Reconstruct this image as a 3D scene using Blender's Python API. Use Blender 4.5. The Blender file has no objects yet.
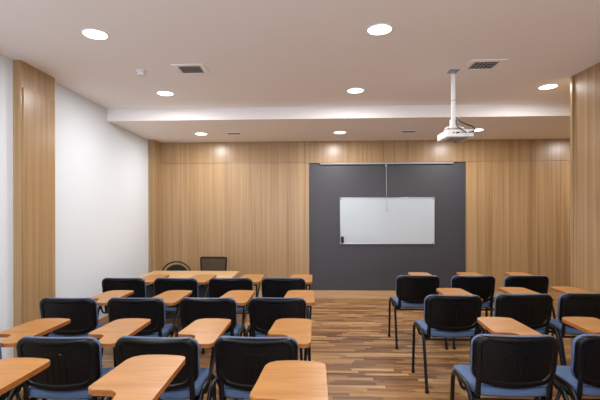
import bpy, bmesh, math, random
from mathutils import Vector, Matrix, Euler
R = math.radians
rnd = random.Random(7)
scene = bpy.context.scene
col = scene.collection

# ------------------------------------------------------------------ camera
cd = bpy.data.cameras.new('camera')
cam = bpy.data.objects.new('camera', cd)
col.objects.link(cam)
cd.lens = 418.1 / 600 * 36
cd.sensor_width = 36
cd.shift_x = 10.5 / 600
cd.shift_y = 13.27 / 600
cam.matrix_world = (Matrix.Translation((0, 0, 1.49)) @ Matrix.Rotation(0.0421, 4, 'Z')
                    @ Matrix.Rotation(R(90), 4, 'X') @ Matrix.Rotation(-0.0023, 4, 'Z'))
scene.camera = cam

# ------------------------------------------------------------------ world, exposure
w = bpy.data.worlds.new('world')
scene.world = w
w.use_nodes = True
w.node_tree.nodes['Background'].inputs[0].default_value = (0.82, 0.90, 1.0, 1)
w.node_tree.nodes['Background'].inputs[1].default_value = 2.9
vs = scene.view_settings
vs.view_transform = 'Standard'
vs.look = 'None'
vs.gamma = 1
vs.use_curve_mapping = False
vs.exposure = 0.0
LAMP = 11.5          # watts of each ceiling downlight

CEIL, SOFF = 2.903, 2.743
XL, XP, YP, YW, YF = -2.697, 2.748, 4.465, 7.30, 5.553
YB, XR = -1.5, 5.3

# ------------------------------------------------------------------ materials
def srgb(r, g, b):
    f = lambda c: (c / 255 / 12.92) if c / 255 <= 0.04045 else ((c / 255 + 0.055) / 1.055) ** 2.4
    return (f(r), f(g), f(b), 1)

def mat(name, colour, rough=0.5, metal=0.0, coat=0.0, emis=None, bump=None, spec=0.5, vary=0.0, vscale=5):
    m = bpy.data.materials.new(name)
    m.use_nodes = True
    nt = m.node_tree
    b = nt.nodes['Principled BSDF']
    b.inputs['Base Color'].default_value = colour
    b.inputs['Roughness'].default_value = rough
    b.inputs['Metallic'].default_value = metal
    b.inputs['Coat Weight'].default_value = coat
    b.inputs['Specular IOR Level'].default_value = spec
    tc = nt.nodes.new('ShaderNodeTexCoord')
    if emis:
        b.inputs['Emission Color'].default_value = colour
        b.inputs['Emission Strength'].default_value = emis
    if bump:
        n = nt.nodes.new('ShaderNodeTexNoise')
        n.inputs['Scale'].default_value = bump[0]
        nt.links.new(tc.outputs['Object'], n.inputs['Vector'])
        bp = nt.nodes.new('ShaderNodeBump')
        bp.inputs['Strength'].default_value = bump[1]
        bp.inputs['Distance'].default_value = 0.002
        nt.links.new(n.outputs['Fac'], bp.inputs['Height'])
        nt.links.new(bp.outputs['Normal'], b.inputs['Normal'])
    if vary:
        n = nt.nodes.new('ShaderNodeTexNoise')
        n.inputs['Scale'].default_value = vscale
        nt.links.new(tc.outputs['Object'], n.inputs['Vector'])
        mx = nt.nodes.new('ShaderNodeMix')
        mx.data_type = 'RGBA'
        mx.inputs[6].default_value = tuple(c * (1 - vary) for c in colour[:3]) + (1,)
        mx.inputs[7].default_value = tuple(min(1, c * (1 + vary)) for c in colour[:3]) + (1,)
        nt.links.new(n.outputs['Fac'], mx.inputs[0])
        nt.links.new(mx.outputs[2], b.inputs['Base Color'])
    return m

def grain_mat(name, stops, scale, rough, fine=(1, 1, 1), coat=0.0, spec=0.5, panel=None, distort=0.0):
    """wood: two stretched noises through a ramp. scale = noise stretch per axis."""
    m = bpy.data.materials.new(name)
    m.use_nodes = True
    nt = m.node_tree
    L = nt.links.new
    b = nt.nodes['Principled BSDF']
    b.inputs['Roughness'].default_value = rough
    b.inputs['Coat Weight'].default_value = coat
    b.inputs['Specular IOR Level'].default_value = spec
    tc = nt.nodes.new('ShaderNodeTexCoord')
    def noise(sc, scale_, detail, rgh):
        mp = nt.nodes.new('ShaderNodeMapping')
        mp.inputs['Scale'].default_value = sc
        n = nt.nodes.new('ShaderNodeTexNoise')
        n.inputs['Scale'].default_value = scale_
        n.inputs['Detail'].default_value = detail
        n.inputs['Roughness'].default_value = rgh
        n.inputs['Distortion'].default_value = distort
        L(tc.outputs['Object'], mp.inputs['Vector'])
        L(mp.outputs['Vector'], n.inputs['Vector'])
        return n.outputs['Fac']
    a = noise(scale, 1.0, 4, 0.6)
    c = noise(fine, 1.0, 3, 0.6)
    mx = nt.nodes.new('ShaderNodeMath'); mx.operation = 'MULTIPLY_ADD'
    L(c, mx.inputs[0]); mx.inputs[1].default_value = 0.45
    L(a, mx.inputs[2])
    sb = nt.nodes.new('ShaderNodeMath'); sb.operation = 'SUBTRACT'
    L(mx.outputs[0], sb.inputs[0]); sb.inputs[1].default_value = 0.225
    fac = sb.outputs[0]
    if panel:     # every panel of the cladding has its own tone: width along X+Y
        sx = nt.nodes.new('ShaderNodeSeparateXYZ'); L(tc.outputs['Object'], sx.inputs[0])
        ad = nt.nodes.new('ShaderNodeMath'); ad.operation = 'ADD'
        L(sx.outputs[0], ad.inputs[0]); L(sx.outputs[1], ad.inputs[1])
        dv = nt.nodes.new('ShaderNodeMath'); dv.operation = 'DIVIDE'
        L(ad.outputs[0], dv.inputs[0]); dv.inputs[1].default_value = panel[0]
        fl = nt.nodes.new('ShaderNodeMath'); fl.operation = 'FLOOR'; L(dv.outputs[0], fl.inputs[0])
        zz = nt.nodes.new('ShaderNodeMath'); zz.operation = 'GREATER_THAN'
        L(sx.outputs[2], zz.inputs[0]); zz.inputs[1].default_value = panel[1]
        cb = nt.nodes.new('ShaderNodeCombineXYZ'); L(fl.outputs[0], cb.inputs[0]); L(zz.outputs[0], cb.inputs[1])
        wn = nt.nodes.new('ShaderNodeTexWhiteNoise'); wn.noise_dimensions = '3D'; L(cb.outputs[0], wn.inputs['Vector'])
        ma = nt.nodes.new('ShaderNodeMath'); ma.operation = 'MULTIPLY_ADD'
        L(wn.outputs['Value'], ma.inputs[0]); ma.inputs[1].default_value = panel[2]; L(fac, ma.inputs[2])
        s2 = nt.nodes.new('ShaderNodeMath'); s2.operation = 'SUBTRACT'
        L(ma.outputs[0], s2.inputs[0]); s2.inputs[1].default_value = panel[2] / 2
        fac = s2.outputs[0]
    rp = nt.nodes.new('ShaderNodeValToRGB')
    els = rp.color_ramp.elements
    els[0].position, els[0].color = stops[0]
    els[1].position, els[1].color = stops[-1]
    for pz, cc in stops[1:-1]:
        e = els.new(pz); e.color = cc
    L(fac, rp.inputs[0])
    L(rp.outputs[0], b.inputs['Base Color'])
    return m

def parquet_mat():
    m = bpy.data.materials.new('parquet')
    m.use_nodes = True
    nt = m.node_tree
    L = nt.links.new
    b = nt.nodes['Principled BSDF']
    b.inputs['Roughness'].default_value = 0.33
    b.inputs['Specular IOR Level'].default_value = 0.5
    tc = nt.nodes.new('ShaderNodeTexCoord')
    sx = nt.nodes.new('ShaderNodeSeparateXYZ'); L(tc.outputs['Object'], sx.inputs[0])
    def M(op, a, bb=None, c=None):
        n = nt.nodes.new('ShaderNodeMath'); n.operation = op
        for i, v in enumerate((a, bb, c)):
            if v is None: continue
            if isinstance(v, (int, float)): n.inputs[i].default_value = v
            else: L(v, n.inputs[i])
        return n.outputs[0]
    row = M('FLOOR', M('DIVIDE', sx.outputs[1], 0.056))
    wn = nt.nodes.new('ShaderNodeTexWhiteNoise'); wn.noise_dimensions = '1D'; L(row, wn.inputs['W'])
    xs = M('ADD', M('DIVIDE', sx.outputs[0], 0.40), M('MULTIPLY', wn.outputs['Value'], 7.3))
    cell = M('FLOOR', xs)
    cb = nt.nodes.new('ShaderNodeCombineXYZ'); L(row, cb.inputs[0]); L(cell, cb.inputs[1])
    w2 = nt.nodes.new('ShaderNodeTexWhiteNoise'); w2.noise_dimensions = '3D'; L(cb.outputs[0], w2.inputs['Vector'])
    mp = nt.nodes.new('ShaderNodeMapping'); mp.inputs['Scale'].default_value = (2.2, 26, 1)
    L(tc.outputs['Object'], mp.inputs['Vector'])
    ofs = nt.nodes.new('ShaderNodeVectorMath'); ofs.operation = 'ADD'
    L(mp.outputs[0], ofs.inputs[0]); L(w2.outputs['Color'], ofs.inputs[1])
    sc_ = nt.nodes.new('ShaderNodeVectorMath'); sc_.operation = 'MULTIPLY_ADD'
    L(w2.outputs['Color'], sc_.inputs[0]); sc_.inputs[1].default_value = (9, 9, 9); L(mp.outputs[0], sc_.inputs[2])
    n = nt.nodes.new('ShaderNodeTexNoise'); n.inputs['Scale'].default_value = 1.0; n.inputs['Detail'].default_value = 4
    L(sc_.outputs[0], n.inputs['Vector'])
    fac = M('ADD', M('MULTIPLY', w2.outputs['Value'], 0.62), M('MULTIPLY_ADD', n.outputs['Fac'], 1.1, -0.37))
    rp = nt.nodes.new('ShaderNodeValToRGB')
    els = rp.color_ramp.elements
    els[0].position, els[0].color = 0.0, srgb(80, 52, 32)
    els[1].position, els[1].color = 1.0, srgb(194, 156, 110)
    for pz, cc in ((0.25, srgb(112, 77, 48)), (0.5, srgb(142, 104, 66)), (0.75, srgb(168, 129, 85))):
        e = els.new(pz); e.color = cc
    L(fac, rp.inputs[0])
    # thin dark joint between strips
    fy = M('FRACT', M('DIVIDE', sx.outputs[1], 0.056)); fx = M('FRACT', xs)
    j = M('MAXIMUM', M('LESS_THAN', fy, 0.03), M('LESS_THAN', fx, 0.006))
    mx = nt.nodes.new('ShaderNodeMix'); mx.data_type = 'RGBA'
    L(M('MULTIPLY', j, 0.45), mx.inputs[0]); L(rp.outputs[0], mx.inputs[6]); mx.inputs[7].default_value = srgb(60, 38, 24)
    L(mx.outputs[2], b.inputs['Base Color'])
    return m

oak_stops = [(0.22, srgb(135, 105, 71)), (0.42, srgb(156, 125, 88)), (0.55, srgb(166, 135, 97)), (0.78, srgb(180, 149, 112))]
M_wood = grain_mat('oak_cladding', oak_stops, (26, 26, 0.30), 0.3, (85, 85, 0.7), spec=0.5, panel=(0.13, 2.38, 0.045))
M_base = grain_mat('oak_baseboard', [(0.3, srgb(172, 138, 100)), (0.7, srgb(196, 164, 124))], (1.2, 1.2, 30), 0.4, (4, 4, 90))
beech = [(0.25, srgb(146, 97, 46)), (0.5, srgb(162, 111, 56)), (0.78, srgb(176, 126, 70))]
M_tab = grain_mat('beech_laminate', beech, (3.0, 30, 10), 0.36, (9, 120, 30), spec=0.45)
M_edge = grain_mat('beech_edge_band', [(0.3, srgb(142, 82, 34)), (0.7, srgb(170, 102, 46))], (10, 10, 30), 0.45, (9, 20, 90))
M_table = grain_mat('pale_oak_laminate', [(0.25, srgb(178, 140, 96)), (0.75, srgb(208, 174, 128))], (3, 26, 10), 0.38, (9, 90, 30))
M_floor = parquet_mat()
M_white = mat('white_wall_paint', srgb(214, 221, 228), 0.75, bump=(220, 0.05))
M_ceil = mat('ceiling_paint', srgb(243, 240, 239), 0.85, bump=(160, 0.04))
M_dark = mat('charcoal_panel_paint', srgb(58, 58, 64), 0.45, bump=(300, 0.04), vary=0.05, vscale=2)
M_alu = mat('satin_aluminium', srgb(190, 192, 195), 0.35, 0.8, vary=0.03)
M_board = mat('whiteboard_enamel', srgb(176, 184, 190), 0.3, coat=0.3, vary=0.015, vscale=2)
M_plastic = mat('black_shell_plastic', srgb(12, 12, 14), 0.30, bump=(400, 0.03), spec=0.22)
M_tube = mat('black_powder_coat', srgb(13, 14, 17), 0.36, bump=(300, 0.05), spec=0.3)
M_rubber = mat('black_rubber', srgb(14, 14, 15), 0.7, vary=0.1)
M_blue = mat('blue_upholstery', srgb(86, 105, 138), 0.9, bump=(900, 0.5), vary=0.12, vscale=60, spec=0.2)
M_chrome = mat('zinc_steel', srgb(170, 170, 172), 0.3, 0.9, vary=0.04)
M_wp = mat('white_plastic', srgb(232, 232, 232), 0.4, vary=0.02)
M_gp = mat('grey_plastic', srgb(150, 150, 152), 0.5, vary=0.03)
M_red = mat('red_plastic', srgb(170, 40, 50), 0.5, vary=0.03)
M_blackc = mat('black_cable', srgb(22, 22, 24), 0.5, vary=0.1)
M_void = mat('dark_duct', srgb(38, 36, 35), 0.8, vary=0.1)
M_skirt = mat('dark_grey_laminate', srgb(62, 62, 68), 0.5, vary=0.05)
M_lens = mat('lamp_diffuser', (1, 1, 1, 1), 0.5, emis=6.0)
M_trimring = mat('white_lamp_ring', srgb(240, 240, 240), 0.4, vary=0.02)

def mesh_fabric():
    m = mat('black_mesh_fabric', srgb(30, 28, 28), 0.8)
    nt = m.node_tree
    out = [n for n in nt.nodes if n.type == 'OUTPUT_MATERIAL'][0]
    tr = nt.nodes.new('ShaderNodeBsdfTransparent')
    ck = nt.nodes.new('ShaderNodeTexVoronoi'); ck.inputs['Scale'].default_value = 260
    tc = nt.nodes.new('ShaderNodeTexCoord'); nt.links.new(tc.outputs['Object'], ck.inputs['Vector'])
    ls = nt.nodes.new('ShaderNodeMath'); ls.operation = 'LESS_THAN'; ls.inputs[1].default_value = 0.5
    nt.links.new(ck.outputs['Distance'], ls.inputs[0])
    mx = nt.nodes.new('ShaderNodeMixShader')
    nt.links.new(ls.outputs[0], mx.inputs[0])
    nt.links.new(nt.nodes['Principled BSDF'].outputs[0], mx.inputs[1])
    nt.links.new(tr.outputs[0], mx.inputs[2])
    nt.links.new(mx.outputs[0], out.inputs[0])
    return m
M_mesh = mesh_fabric()

# ------------------------------------------------------------------ mesh helpers
def link(name, bm, m, parent=None, smooth=True, angle=40):
    me = bpy.data.meshes.new(name)
    bmesh.ops.recalc_face_normals(bm, faces=bm.faces)
    bm.to_mesh(me); bm.free()
    for mm in (m if isinstance(m, (list, tuple)) else [m]):
        me.materials.append(mm)
    if smooth:
        for p in me.polygons: p.use_smooth = True
        me.set_sharp_from_angle(angle=R(angle))
    o = bpy.data.objects.new(name, me)
    col.objects.link(o)
    if parent: o.parent = parent
    return o

def box(bm, x0, x1, y0, y1, z0, z1, bev=0.0, mi=0, seg=2):
    r = bmesh.ops.create_cube(bm, size=1)
    vs_ = r['verts']
    for v in vs_:
        v.co = Vector((x0 + (v.co.x + .5) * (x1 - x0), y0 + (v.co.y + .5) * (y1 - y0), z0 + (v.co.z + .5) * (z1 - z0)))
    es = list({e for v in vs_ for e in v.link_edges})
    fs = list({f for v in vs_ for f in v.link_faces})
    for f in fs: f.material_index = mi
    if bev:
        bmesh.ops.bevel(bm, geom=es, offset=bev, segments=seg, affect='EDGES', profile=.6)
    return bm

def catmull(pts, n=6, closed=False):
    P = [Vector(p) for p in pts]
    out = []
    N = len(P)
    rng = range(N) if closed else range(N - 1)
    for i in rng:
        if closed:
            a, b, c, d = P[i - 1], P[i], P[(i + 1) % N], P[(i + 2) % N]
        else:
            b, c = P[i], P[i + 1]
            a = P[i - 1] if i > 0 else b * 2 - c
            d = P[i + 2] if i + 2 < N else c * 2 - b
        for k in range(n):
            t = k / n
            out.append(.5 * ((2 * b) + (c - a) * t + (2 * a - 5 * b + 4 * c - d) * t * t + (3 * b - a - 3 * c + d) * t ** 3))
    if not closed: out.append(P[-1])
    return out

def fillet(pts, r, n=5):
    P = [Vector(p) for p in pts]
    out = [P[0]]
    for i in range(1, len(P) - 1):
        a, b, c = P[i - 1], P[i], P[i + 1]
        d1, d2 = (a - b), (c - b)
        rr = min(r, d1.length * .48, d2.length * .48)
        p1, p2 = b + d1.normalized() * rr, b + d2.normalized() * rr
        for k in range(n + 1):
            t = k / n
            out.append(p1 * (1 - t) ** 2 + b * 2 * t * (1 - t) + p2 * t * t)
    out.append(P[-1])
    return out

def tube(bm, pts, rx, ry=None, n=10, closed=False, side=None, mi=0):
    """tube along pts; rx along 'side' vector, ry across"""
    ry = ry or rx
    P = [Vector(p) for p in pts]
    rings = []
    N = len(P)
    prev = None
    for i, p in enumerate(P):
        if closed: t = P[(i + 1) % N] - P[i - 1]
        else: t = P[min(i + 1, N - 1)] - P[max(i - 1, 0)]
        t.normalize()
        if side is not None: u = Vector(side) - t * Vector(side).dot(t)
        elif prev is None:
            u = t.orthogonal()
        else: u = prev - t * prev.dot(t)
        u.normalize(); prev = u
        v = t.cross(u)
        rings.append([bm.verts.new(p + u * (rx * math.cos(2 * math.pi * k / n)) + v * (ry * math.sin(2 * math.pi * k / n))) for k in range(n)])
    for i in range(N if closed else N - 1):
        a, b = rings[i], rings[(i + 1) % N]
        for k in range(n):
            f = bm.faces.new((a[k], a[(k + 1) % n], b[(k + 1) % n], b[k])); f.material_index = mi
    if not closed:
        bm.faces.new(rings[0][::-1]).material_index = mi
        bm.faces.new(rings[-1]).material_index = mi
    return bm

def lathe(bm, prof, cx, cy, n=32, mi=0, axis='Z', cz=0):
    rings = []
    for r_, z in prof:
        ring = []
        for k in range(n):
            a = 2 * math.pi * k / n
            q = (cx + r_ * math.cos(a), cy + r_ * math.sin(a), cz + z) if axis == 'Z' else (cx + r_ * math.cos(a), cy + z, cz + r_ * math.sin(a))
            ring.append(bm.verts.new(q))
        rings.append(ring)
    for a, b in zip(rings, rings[1:]):
        for k in range(n):
            bm.faces.new((a[k], a[(k + 1) % n], b[(k + 1) % n], b[k])).material_index = mi
    bm.faces.new(rings[0][::-1]).material_index = mi
    bm.faces.new(rings[-1]).material_index = mi
    return bm

def round_outline(w_, h_, r_, n=7, per=6, bow=0.0, taper=0.0):
    """rounded rectangle, centre at origin, in (a, b); bow pushes the lower side down, taper narrows the lower end"""
    c = []
    for sx, sy, a0 in ((1, 1, 0), (-1, 1, 90), (-1, -1, 180), (1, -1, 270)):
        for k in range(n + 1):
            a = R(a0 + 90 * k / n)
            c.append((sx * (w_ / 2 - r_) + r_ * math.cos(a), sy * (h_ / 2 - r_) + r_ * math.sin(a)))
    pts = []
    for i, p in enumerate(c):
        q = c[(i + 1) % len(c)]
        d = math.hypot(q[0] - p[0], q[1] - p[1])
        pts.append(p)
        m_ = per if d > r_ * .6 else 1
        for k in range(1, m_):
            pts.append((p[0] + (q[0] - p[0]) * k / m_, p[1] + (q[1] - p[1]) * k / m_))
    out = []
    for a, b in pts:
        t = max(0, -b / (h_ / 2))
        a2 = a * (1 - taper * (0.5 - b / h_))
        b2 = b - bow * t * max(0, 1 - (a / (w_ / 2)) ** 2)
        out.append((a2, b2))
    return out

def pad(bm, outline, prof, fn):
    """stack of rings: prof = [(scale or inset metres, depth)], closed by grids towards the centre; fn maps (a,b,d)->xyz"""
    rings = []
    for inset, d in prof:
        ring = []
        for a, b in outline:
            L_ = math.hypot(a, b)
            s = max(0.0, 1 - inset / L_) if inset < 1 else 0
            ring.append((a * s, b * s, d))
        rings.append(ring)
    V = [[bm.verts.new(fn(*q)) for q in ring] for ring in rings]
    n = len(outline)
    for A, B in zip(V, V[1:]):
        for k in range(n):
            bm.faces.new((A[k], A[(k + 1) % n], B[(k + 1) % n], B[k]))
    for ring, q, flip in ((V[0], rings[0], True), (V[-1], rings[-1], False)):
        prev = ring
        for s in (.75, .5, .25):
            cur = [bm.verts.new(fn(a * s, b * s, d)) for a, b, d in q]
            for k in range(n):
                bm.faces.new((prev[k], prev[(k + 1) % n], cur[(k + 1) % n], cur[k]))
            prev = cur
        c = bm.verts.new(fn(0, 0, q[0][2]))
        for k in range(n):
            bm.faces.new((prev[k], prev[(k + 1) % n], c))
    return bm

def prism(bm, outline, z0, z1, bev=0.0, mi_side=None):
    a = [bm.verts.new((x, y, z0)) for x, y in outline]
    b = [bm.verts.new((x, y, z1)) for x, y in outline]
    n = len(outline)
    bot = bm.faces.new(a[::-1]); top = bm.faces.new(b)
    sides = [bm.faces.new((a[k], a[(k + 1) % n], b[(k + 1) % n], b[k])) for k in range(n)]
    if mi_side is not None:
        for f in sides: f.material_index = mi_side
    if bev:
        es = list(top.edges) + list(bot.edges)
        bmesh.ops.bevel(bm, geom=es, offset=bev, segments=2, affect='EDGES')
    return bm

def empty(name, loc, label, cat, group=None, rz=0.0):
    o = bpy.data.objects.new(name, None)
    col.objects.link(o)
    o.empty_display_size = 0.1
    o.location = loc
    o.rotation_euler = (0, 0, rz)
    tag(o, label, cat, group)
    return o

def tag(o, label, cat, group=None):
    o['label'] = label; o['category'] = cat
    if group: o['group'] = group
    return o

def struct(name, bm, m, smooth=False):
    o = link(name, bm, m, None, smooth)
    o['kind'] = 'structure'
    return o

def copy_tree(o, parent=None):
    c = o.copy(); col.objects.link(c); c.parent = parent
    for ch in list(o.children): copy_tree(ch, c)
    return c

NB = bmesh.new
# ------------------------------------------------------------------ room shell
T = 0.12
struct('floor', box(NB(), XL - T, XR + T, YB, YW + .2, -0.1, 0), M_floor)
bm = NB()
box(bm, XL - T, XR + T, YB, YF, CEIL, CEIL + .12)
box(bm, XL - T, XR + T, YF, YW + .2, SOFF, CEIL + .12)
struct('ceiling', bm, M_ceil)
struct('wall_left', box(NB(), XL - T, XL, YB, YW + .2, 0, CEIL), M_white)
PX0, PX1, PZ0, PZ1 = 0.035, 2.725, 0.145, 2.365
bm = NB()
box(bm, XL, PX0, YW, YW + .15, 0, SOFF)
box(bm, PX1, XR + T, YW, YW + .15, 0, SOFF)
box(bm, PX0, PX1, YW, YW + .15, PZ1, SOFF)
box(bm, PX0, PX1, YW, YW + .15, 0, PZ0)
for x0, x1 in ((XL, PX0 - .002), (PX1 + .002, XR)):      # a proud lower course: the horizontal joint of the panelling
    box(bm, x0, x1, YW - .010, YW, 0, PZ1 + .002)
box(bm, XL, XR, YW - .010, YW, PZ1 + .012, SOFF)
struct('wall_front', bm, M_wood)
struct('trim_1', box(NB(), PX0, PX1, YW + .03, YW + .15, PZ0, PZ1, 0), M_dark)
bm = NB()
box(bm, XP, XR + T, YB, YP, 0, CEIL)
struct('wall_right', bm, M_wood)
struct('wall_alcove', box(NB(), XR, XR + T, YP, YW, 0, CEIL), M_wood)
# narrow oak edge strip on the pier corner
struct('trim_2', box(NB(), XP - .012, XP, YP - .03, YP + .004, 0, CEIL, .002), M_wood)
# pilasters on the left wall
bm = NB()
box(bm, XL, -2.625, 3.73, 4.25, 0, CEIL)
struct('trim_3', bm, M_wood)
bm = NB()
box(bm, -2.625, -2.612, 3.755, 4.235, .13, 2.66, .002)
struct('trim_4', bm, M_wood)
bm = NB()
box(bm, XL, -2.585, 7.0, YW, 0, SOFF)
struct('trim_5', bm, M_wood)
# baseboards
struct('baseboard_left', box(box(NB(), XL, XL + .014, YB, 3.73, 0, .125, .003), XL, XL + .014, 4.25, 7.0, 0, .125, .003), M_base)
struct('baseboard_front', box(NB(), -2.585, XR, YW - .020, YW, 0, .13, .003), M_base)
struct('baseboard_alcove', box(NB(), XR - .014, XR, YP, YW - .016, 0, .13, .003), M_base)

# ------------------------------------------------------------------ ceiling lamps
def lamp_proto():
    root = empty('ceiling_downlight', (0, 0, 0), 'x', 'ceiling light', 'round recessed downlights in the ceiling')
    bm = NB()
    lathe(bm, [(.088, .0), (.089, -.006), (.095, -.007), (.101, -.004), (.102, .0)], 0, 0, 40)
    link('ring', bm, M_trimring, root)
    link('diffuser', lathe(NB(), [(.088, .0), (.088, -.0055), (.080, -.0085)], 0, 0, 40), M_lens, root)
    return root
lp = lamp_proto()
ld = bpy.data.lights.new('downlight', 'AREA')
ld.shape = 'DISK'; ld.size = .165; ld.energy = LAMP; ld.color = (1.0, 0.98, 0.965)
lamps = [
    (-1.66, 3.22, CEIL, 'round ceiling downlight nearest the upper left corner of the room'),
    (-1.66, 4.84, CEIL, 'round ceiling downlight between the left grille and the lowered ceiling'),
    (0.56, 4.84, CEIL, 'round ceiling downlight straight in front of the lowered ceiling, above the whiteboard'),
    (0.56, 3.24, CEIL, 'large bright ceiling downlight at the top centre'),
    (2.70, 4.80, CEIL, 'round ceiling downlight beside the wooden pier on the right'),
    (-1.66, 6.50, SOFF, 'small downlight in the lowered ceiling left of the charcoal panel'),
    (0.51, 6.50, SOFF, 'small downlight in the lowered ceiling above the whiteboard'),
    (2.56, 6.42, SOFF, 'small downlight in the lowered ceiling just behind the projector'),
    (4.75, 6.42, SOFF, 'added fill downlight in the lowered ceiling of the right alcove, unseen behind the pier'),  # unseen lamp, added to brighten the alcove's wood wall
    (-1.66, 1.6, CEIL, 'ceiling downlight over the left rows, out of the picture'),
    (0.56, 1.6, CEIL, 'ceiling downlight over the camera, out of the picture'),
    (-1.66, 0.0, CEIL, 'rearmost ceiling downlight on the left, out of the picture'),
    (0.56, 0.0, CEIL, 'rearmost ceiling downlight on the right, out of the picture'),
]
for i, (x, y, z, lab) in enumerate(lamps):
    o = lp if i == 0 else copy_tree(lp)
    o.location = (x, y, z); o['label'] = lab
    lo = bpy.data.objects.new('downlight_glow', ld)
    col.objects.link(lo); lo.parent = o; lo.location = (0, 0, -.012)

# ------------------------------------------------------------------ ceiling grilles, detector
def grille(x, y, z, wx, wy, n, lab, frame=.03, cat='ceiling vent'):
    root = empty('air_grille', (x, y, z), lab, cat, 'air grilles in the ceiling')
    bm = NB()
    box(bm, -wx / 2, wx / 2, -wy / 2, -wy / 2 + frame, -.008, 0, .002)
    box(bm, -wx / 2, wx / 2, wy / 2 - frame, wy / 2, -.008, 0, .002)
    box(bm, -wx / 2, -wx / 2 + frame, -wy / 2 + frame, wy / 2 - frame, -.008, 0, .002)
    box(bm, wx / 2 - frame, wx / 2, -wy / 2 + frame, wy / 2 - frame, -.008, 0, .002)
    link('frame', bm, M_ceil, root)
    link('duct', box(NB(), -wx / 2 + frame, wx / 2 - frame, -wy / 2 + frame, wy / 2 - frame, -.002, 0), M_void, root, False)
    bm = NB()
    L_ = wx - 2 * frame
    for k in range(n):
        xx = -L_ / 2 + L_ * (k + .5) / n
        box(bm, xx - .003, xx + .003, -wy / 2 + frame, wy / 2 - frame, -.007, -.002)
    W_ = wy - 2 * frame
    for k in range(1, 4):
        yy = -W_ / 2 + W_ * k / 4
        box(bm, -L_ / 2, L_ / 2, yy - .003, yy + .003, -.006, -.002)
    link('slats', bm, M_gp, root, False)
    return root
grille(-1.13, 4.05, CEIL, .31, .29, 9, 'square slatted air grille in the ceiling on the left', .048)
grille(1.685, 4.07, CEIL, .33, .29, 6, 'square slatted air grille in the ceiling right of the projector pole', .05)
grille(-1.14, 6.50, SOFF, .24, .17, 5, 'small dark air slot in the lowered ceiling on the left', .02)
grille(1.56, 6.48, SOFF, .24, .17, 5, 'small dark air slot in the lowered ceiling left of the projector', .02)
sd = empty('smoke_detector', (-1.64, 4.08, CEIL), 'small white smoke detector on the ceiling left of the grille', 'smoke detector')
link('base', lathe(NB(), [(.05, 0), (.05, -.012), (.046, -.016)], 0, 0, 28), M_wp, sd)
link('sensor_head', lathe(NB(), [(.034, -.016), (.034, -.026), (.038, -.028), (.036, -.040), (.022, -.046)], 0, 0, 28), M_wp, sd)

# ------------------------------------------------------------------ front wall: screen case, whiteboard
sc_ = empty('projection_screen', (1.37, YW, PZ1), 'long white rolled-up projection screen case at the top of the charcoal wall panel', 'projection screen')
bm = NB(); box(bm, -1.13, 1.13, -.016, .028, -.030, -.002, .005)
link('case', bm, M_gp, sc_)
for s in (-1, 1):
    link('end_cap', box(NB(), s * 1.137 - .007, s * 1.137 + .007, -.018, .029, -.032, 0, .003), M_gp, sc_)
bm = NB(); tube(bm, [(0.0, .004, -.030), (0.0, .004, -.07)], .014, n=8); tube(bm, [(0, .004, -.07), (.004, .002, -.30), (0.004, -.008, -.58)], .0055, n=8)
link('pull_rod', bm, M_gp, sc_)
bm = NB(); tube(bm, [(0.004, -.008, -.58), (0.004, -.008, -.80)], .0022, n=6); lathe(bm, [(.003, -.80), (.007, -.81), (.007, -.83), (.003, -.835)], .004, -.008, 10)
link('pull_cord', bm, M_gp, sc_)

wb = empty('whiteboard', (1.385, YW + .03, 1.355), 'wide white dry-wipe board with thin metal frame on the charcoal panel', 'whiteboard')
W2, H2 = .800, .392
link('writing_surface', box(NB(), -W2, W2, -.018, -.001, -H2, H2), M_board, wb, False)
bm = NB()
F = .012
box(bm, -W2 - F, W2 + F, -.024, 0, H2, H2 + F, .003); box(bm, -W2 - F, W2 + F, -.024, 0, -H2 - F, -H2, .003)
box(bm, -W2 - F, -W2, -.024, 0, -H2, H2, .003); box(bm, W2, W2 + F, -.024, 0, -H2, H2, .003)
link('frame', bm, M_alu, wb)
for sx in (-1, 1):
    for sz in (-1, 1):
        link('corner_cap', box(NB(), sx * (W2 - .005) - .02, sx * (W2 - .005) + .02, -.027, -.001, sz * (H2 - .003) - .018, sz * (H2 - .003) + .018, .005), M_gp, wb)
er = empty('board_eraser', (.612, YW + .012, 1.025), 'small black board eraser standing at the lower left of the whiteboard', 'eraser')
link('body', box(NB(), -.024, .024, -.030, -.006, -.05, .06, .006), M_rubber, er)
link('felt', box(NB(), -.022, .022, -.006, -.0005, -.048, .058, .001), M_gp, er)

# ------------------------------------------------------------------ projector on its pole
pj = empty('ceiling_projector', (1.525, 4.17, CEIL), 'white projector hanging from the ceiling on a white pole', 'projector')
bm = NB(); box(bm, -.115, -.025, -.0, .10, -.010, 0, .003)
lathe(bm, [(.024, -.01), (.024, -.03), (.021, -.034)], -.072, .05, 20)
link('ceiling_plate', bm, M_gp, pj)
bm = NB(); box(bm, -.090, -.054, .034, .066, -.515, -.03, .006)
po = link('pole', bm, M_wp, pj)
bm = NB(); box(bm, -.092, -.052, .032, .068, -.30, -.294, .002)
link('pole_joint', bm, M_gp, po)
bm = NB()
box(bm, -.100, -.042, .02, .08, -0.570, -0.485, .006)
for sx in (-.13, .05):
    tube(bm, fillet([(-.055, .05, -0.545), (sx, .10, -0.560), (sx, .13, -0.585)], .02), .008, n=8)
link('mount_bracket', bm, M_wp, pj)
Z0, Z1 = -0.664, -0.590
bm = NB(); box(bm, -.15, .112, -.0, .31, Z0, Z1, .012, seg=3)
bd = link('housing', bm, M_wp, pj)
link('bottom_cover', box(NB(), -.10, .07, .03, .27, Z0 - .006, Z0, .003), M_gp, bd)
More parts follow.
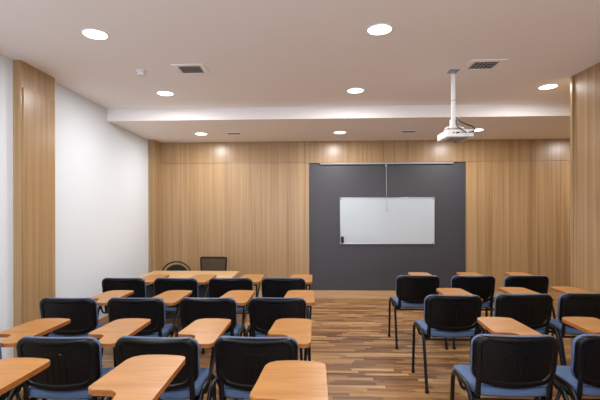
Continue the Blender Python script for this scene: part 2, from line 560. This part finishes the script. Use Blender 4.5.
bm = NB(); lathe(bm, [(.036, .318), (.040, .322), (.040, .34), (.034, .342), (.030, .328)], .05, 0, 24, axis='Y', cz=(Z0 + Z1) / 2)
link('lens', bm, M_plastic, bd)
for k, (dx, wz) in enumerate(((-.085, .010), (-.035, .012), (0.0, .008), (.03, .012), (.065, .008))):
    link('port', box(NB(), dx - .009, dx + .009, -.004, .002, -0.623 - wz / 2, -0.623 + wz / 2, .001), M_plastic, bd)
link('status_socket', lathe(NB(), [(.010, -.006), (.010, 0)], -.055, 0, 14, axis='Y', cz=-0.625), M_red, bd)
bm = NB()
tube(bm, catmull([(-.055, .018, -0.475), (-.03, -.035, -0.525), (.02, -.05, -0.555), (.085, -.05, -0.580), (.10, -.03, -0.615), (.065, -.006, -0.622)]), .0055, n=8)
tube(bm, catmull([(-.055, .018, -0.495), (-.07, -.035, -0.555), (-.045, -.06, -0.595), (.0, -.05, -0.620), (.03, -.006, -0.623)]), .0055, n=8)
link('cable', bm, M_blackc, pj)

# ------------------------------------------------------------------ writing-tablet chair
def back_fn(off=0.0):
    tilt = R(9)
    def fn(a, b, d):
        y = d + off - .028 * (1 - (a / .24) ** 2) + .010 * (b / .15) ** 2 * .4   # wraps around the sitter's back
        yy = -b * math.tan(tilt) + y
        return Vector((a, .052 + yy, .648 + b))
    return fn

def make_chair():
    root = empty('tablet_chair', (0, 0, 0), 'x', 'chair', 'chairs with writing tablets in rows')
    out = round_outline(.490, .277, .065, bow=.048, taper=.03)
    shell = round_outline(.484, .272, .062, bow=.048, taper=.03)
    # shell (behind, towards -y) with a raised rim and a recessed field
    bm = NB()
    pad(bm, shell, [(.060, -.014), (.046, -.014), (.038, -.022), (.020, -.023), (.007, -.017), (0, -.006), (0, .004), (.012, .006)], back_fn())
    f = back_fn()
    for pts in ([(-.055, -.125, -.015), (-.055, .028, -.015), (-.040, .045, -.015), (.040, .045, -.015), (.055, .028, -.015), (.055, -.125, -.015)],
                [(-.018, -.12, -.015), (-.018, .02, -.015)], [(.018, -.12, -.015), (.018, .02, -.015)]):
        seq = []
        for p, q in zip(pts, pts[1:]):
            for k in range(5):
                t = k / 5; seq.append(f(p[0] + (q[0] - p[0]) * t, p[1] + (q[1] - p[1]) * t, -.015))
        seq.append(f(*pts[-1]))
        tube(bm, seq, .0035, n=6)
    bk = link('backrest', bm, M_plastic, root)
    bm = NB()
    pad(bm, out, [(.02, .002), (.004, .005), (0, .012), (0, .022), (.006, .034), (.02, .042), (.05, .047)], back_fn())
    cu = link('back_cushion', bm, M_blue, bk); cu['label'] = 'blue fabric cushion of the backrest'
    # seat
    so = round_outline(.468, .425, .085)
    def sf(a, b, d):
        z = .418 + d + .012 * (a / .24) ** 2 - (.020 * ((b - .06) / .15) ** 2 if b > .06 else 0) + (.006 * (b / .2) ** 2)
        return Vector((a, .275 + b, z))
    bm = NB(); pad(bm, so, [(.02, -.012), (.004, -.008), (0, .004), (0, .022), (.008, .036), (.025, .043), (.06, .046)], sf)
    se = link('seat', bm, M_blue, root)
    bm = NB(); pad(bm, round_outline(.465, .415, .08), [(.05, -.024), (.03, -.022), (.014, -.016), (.014, -.008)], sf)
    link('seat_shell', bm, M_plastic, se)
    # inverted-U side frames: the arch at seat height, feet splayed
    for s in (-1, 1):
        x = s * .264
        pts = fillet([(x + s * .004, -.105, .012), (x, .015, .478), (x, .315, .482), (x + s * .004, .345, .012)], .085, 8)
        bm = NB(); tube(bm, pts, .0125, .018, n=12, side=(1, 0, 0))
        lf = link('leg_frame', bm, M_tube, root)
        for fx, fy in ((x + s * .004, -.105), (x + s * .004, .345)):
            link('foot_cap', lathe(NB(), [(.014, .0), (.0165, .004), (.0165, .018), (.014, .026)], fx, fy, 14), M_rubber, lf)
    for y, z in ((.06, .395), (.215, .395)):
        pts = fillet([(-.264, y, .468), (-.240, y, z), (.240, y, z), (.264, y, .468)], .02)
        link('cross_bar', tube(NB(), pts, .010, n=10), M_tube, root)
    for s in (-1, 1):       # flat uprights that carry the back
        x = s * .203
        pts = fillet([(x, .25, .392), (x, .066, .392), (x, .058, .47), (x, .036, .60)], .03)
        link('back_upright', tube(NB(), pts, .016, .006, n=10, side=(1, 0, 0)), M_tube, root)
    # tablet support, from the right side frame
    # writing tablet: right-hand, cut-out for the body at the near left
    ctl = [(.313, .150), (.314, .30), (.314, .45), (.314, .60), (.309, .645), (.290, .664), (.20, .680), (.115, .672), (.078, .650), (.060, .60), (.050, .45),
           (.040, .33), (.040, .300), (.058, .280), (.095, .276), (.135, .274), (.163, .256), (.174, .21), (.182, .150), (.200, .108), (.235, .092), (.280, .094), (.304, .106), (.311, .125)]
    ol = []
    cc = catmull([(x, y, 0) for x, y in ctl], 4, True)
    ol = [(v.x, v.y) for v in cc][::-1]
    bm = NB(); prism(bm, ol, .708, .732, .003, 1)
    tb = link('writing_tablet', bm, [M_tab, M_edge], root, True, 30)
    tb['label'] = 'orange beech writing tablet with a cut-out at its near edge'
    bm = NB()
    box(bm, .20, .28, .16, .34, .700, .708, .002)
    box(bm, .232, .276, .20, .225, .67, .706, .003)
    link('hinge_plate', bm, M_tube, tb)
    bm = NB()
    pts = fillet([(.270, .13, .472), (.285, .44, .700), (.285, .60, .703), (.235, .60, .703), (.235, .50, .700), (.262, .22, .474)], .03, 6)
    tube(bm, pts, .0105, n=10)
    link('tablet_support', bm, M_tube, root)
    return root

proto = make_chair()
chairs = [
    (-2.02, 4.47, 'leftmost blue and black tablet chair of the front row, by the white wall'),
    (-1.44, 4.48, 'second chair from the left in the front row, before the teacher table'),
    (-0.838, 4.50, 'third chair from the left in the front row of the left block'),
    (-0.262, 4.52, 'front row chair of the left block beside the aisle'),
    (-2.01, 3.39, 'leftmost chair of the second row, beside the left wooden pilaster'),
    (-1.44, 3.41, 'second chair from the left in the second row'),
    (-0.835, 3.43, 'third chair from the left in the second row of the left block'),
    (-0.25, 3.45, 'second row chair of the left block beside the aisle'),
    (-2.02, 2.29, 'chair at the left edge of the third row, only its tablet in view'),
    (-1.43, 2.30, 'third row chair at the lower left with a tablet across its back'),
    (-0.865, 2.32, 'third row chair in the middle of the left block'),
    (-0.295, 2.34, 'third row chair of the left block beside the aisle'),
    (-1.52, 1.24, 'chair at the left edge of the nearest row, only its tablet tip in view'),
    (-0.895, 1.30, 'nearest row chair whose large tablet fills the bottom left'),
    (-0.262, 1.25, 'nearest row chair whose tablet reaches the bottom centre'),
    (1.25, 4.74, 'front row chair of the right block beside the aisle'),
    (1.87, 4.75, 'middle chair in the front row of the right block'),
    (2.47, 4.77, 'rightmost chair in the front row of the right block'),
    (1.255, 3.61, 'second row chair of the right block beside the aisle'),
    (1.885, 3.68, 'middle chair in the second row of the right block'),
    (2.46, 3.73, 'second row chair at the right edge against the wooden pier'),
    (1.20, 2.43, 'third row chair of the right block beside the aisle, seen whole from behind'),
    (1.79, 2.45, 'third row chair cut by the right edge of the picture'),
    (1.55, 1.62, 'nearest chair of the right block, only its tablet tip in view'),
]
for i, (x, y, lab) in enumerate(chairs):
    o = proto if i == 0 else copy_tree(proto)
    o.location = (x, y + .0, 0)
    o.rotation_euler = (0, 0, R(rnd.uniform(-1.2, 1.2)))
    o['label'] = lab
    for ch in o.children:
        if ch.name.startswith('writing_tablet'):
            if y < 2: ch.location.z = .08; ch.scale.x = 1.06                 # nearest row: tablets set one notch higher
            ch.location.x = {2.46: -.040, 1.20: -.058, 1.255: -.03, 1.885: -.015, 1.79: -.02, 1.25: -.045, 1.87: -.045, 2.47: -.03}.get(x, 0)   # the tablets slide sideways
        if ch.name.startswith('tablet_support'):
            if y < 2: ch.scale.z = 1.33; ch.location.z = -.155
            if x == 2.46: ch.location.x = -.03

# ------------------------------------------------------------------ teacher table and its chairs
tt = empty('teacher_table', (-1.655, 5.65, 0), 'low pale wooden teacher table with dark modesty panel in front', 'table')
bm = NB(); box(bm, -.645, .645, -.56, .56, .602, .63, .003)
link('tabletop', bm, M_table, tt)
link('modesty_panel', box(NB(), -.56, .56, -.44, -.42, .16, .60, .002), M_skirt, tt)
for sx in (-1, 1):
    link('leg', box(NB(), sx * .58 - .016, sx * .58 + .016, -.46, .46, .0, .602, .003), M_skirt, tt)

def round_chair(x, y):
    root = empty('teacher_chair', (x, y, 0), 'black chair with a hooped round back behind the teacher table', 'chair')
    bm = NB()
    hoop = [(-.215, 0, .45)] + [(.215 * math.cos(R(a)), .02, .52 + .20 * math.sin(R(a))) for a in range(180, -1, -12)] + [(.215, 0, .45)]
    hoop = [(-.20, .0, .40), (-.213, .01, .46)] + [(.215 * math.cos(R(a)), .02, .51 + .205 * math.sin(R(a))) for a in range(180, -1, -12)] + [(.213, .01, .46), (.20, 0, .40)]
    tube(bm, hoop, .011, n=10)
    link('back_hoop', bm, M_tube, root)
    ol = [(.175 * math.cos(R(a)), .165 * math.sin(R(a))) for a in range(0, 360, 10)]
    def fn(a, b, d): return Vector((a, .02 + d + .02 * (1 - (a / .18) ** 2), .505 + b))
    link('back_pad', pad(NB(), ol, [(.02, -.012), (0, -.004), (0, .010), (.02, .020)], fn), M_rubber, root)
    def sf(a, b, d): return Vector((a, -.20 + b, .41 + d))
    link('seat', pad(NB(), round_outline(.44, .42, .09), [(.02, 0), (0, .01), (0, .03), (.02, .045)], sf), M_rubber, root)
    for sx in (-1, 1):
        for y0, y1 in ((-.36, -.39), (-.02, .03)):
            link('leg', tube(NB(), [(sx * .19, y0, .42), (sx * .20, y1, .0)], .011, n=10), M_tube, root)
    return root
round_chair(-2.10, 6.62).scale = (1.1, 1.0, 1.0)

def mesh_chair(x, y):
    root = empty('mesh_chair', (x, y, 0), 'black mesh-backed chair behind the right half of the teacher table', 'chair')
    fr = fillet([(-.185, .0, .40), (-.21, .03, .785), (.21, .03, .785), (.185, .0, .40)], .03, 5)
    link('back_frame', tube(NB(), fr, .013, n=10), M_tube, root)
    bm = NB(); tube(bm, [(-.19, .012, .52), (0, .03, .515), (.19, .012, .52)], .010, n=8)
    link('lumbar_bar', bm, M_tube, root)
    bm = NB()
    g = [[bm.verts.new(((-.19 - .018 * j / 8 + (i / 8) * (.38 + .036 * j / 8)), .003 + .027 * j / 8 + .012 * math.sin(math.pi * i / 8), .42 + .36 * j / 8)) for i in range(9)] for j in range(9)]
    for j in range(8):
        for i in range(8): bm.faces.new((g[j][i], g[j][i + 1], g[j + 1][i + 1], g[j + 1][i]))
    mo = link('back_mesh', bm, M_mesh, root)
    md = mo.modifiers.new('thick', 'SOLIDIFY'); md.thickness = .003
    def sf(a, b, d): return Vector((a, -.22 + b, .41 + d))
    link('seat', pad(NB(), round_outline(.45, .44, .07), [(.02, 0), (0, .01), (0, .03), (.02, .045)], sf), M_rubber, root)
    for sx in (-1, 1):
        bm = NB()
        tube(bm, fillet([(sx * .185, 0, .42), (sx * .20, .03, .012), (sx * .20, -.42, .012), (sx * .20, -.40, .43)], .04), .011, n=10)
        link('leg', bm, M_tube, root)
    return root
mesh_chair(-1.50, 6.62)
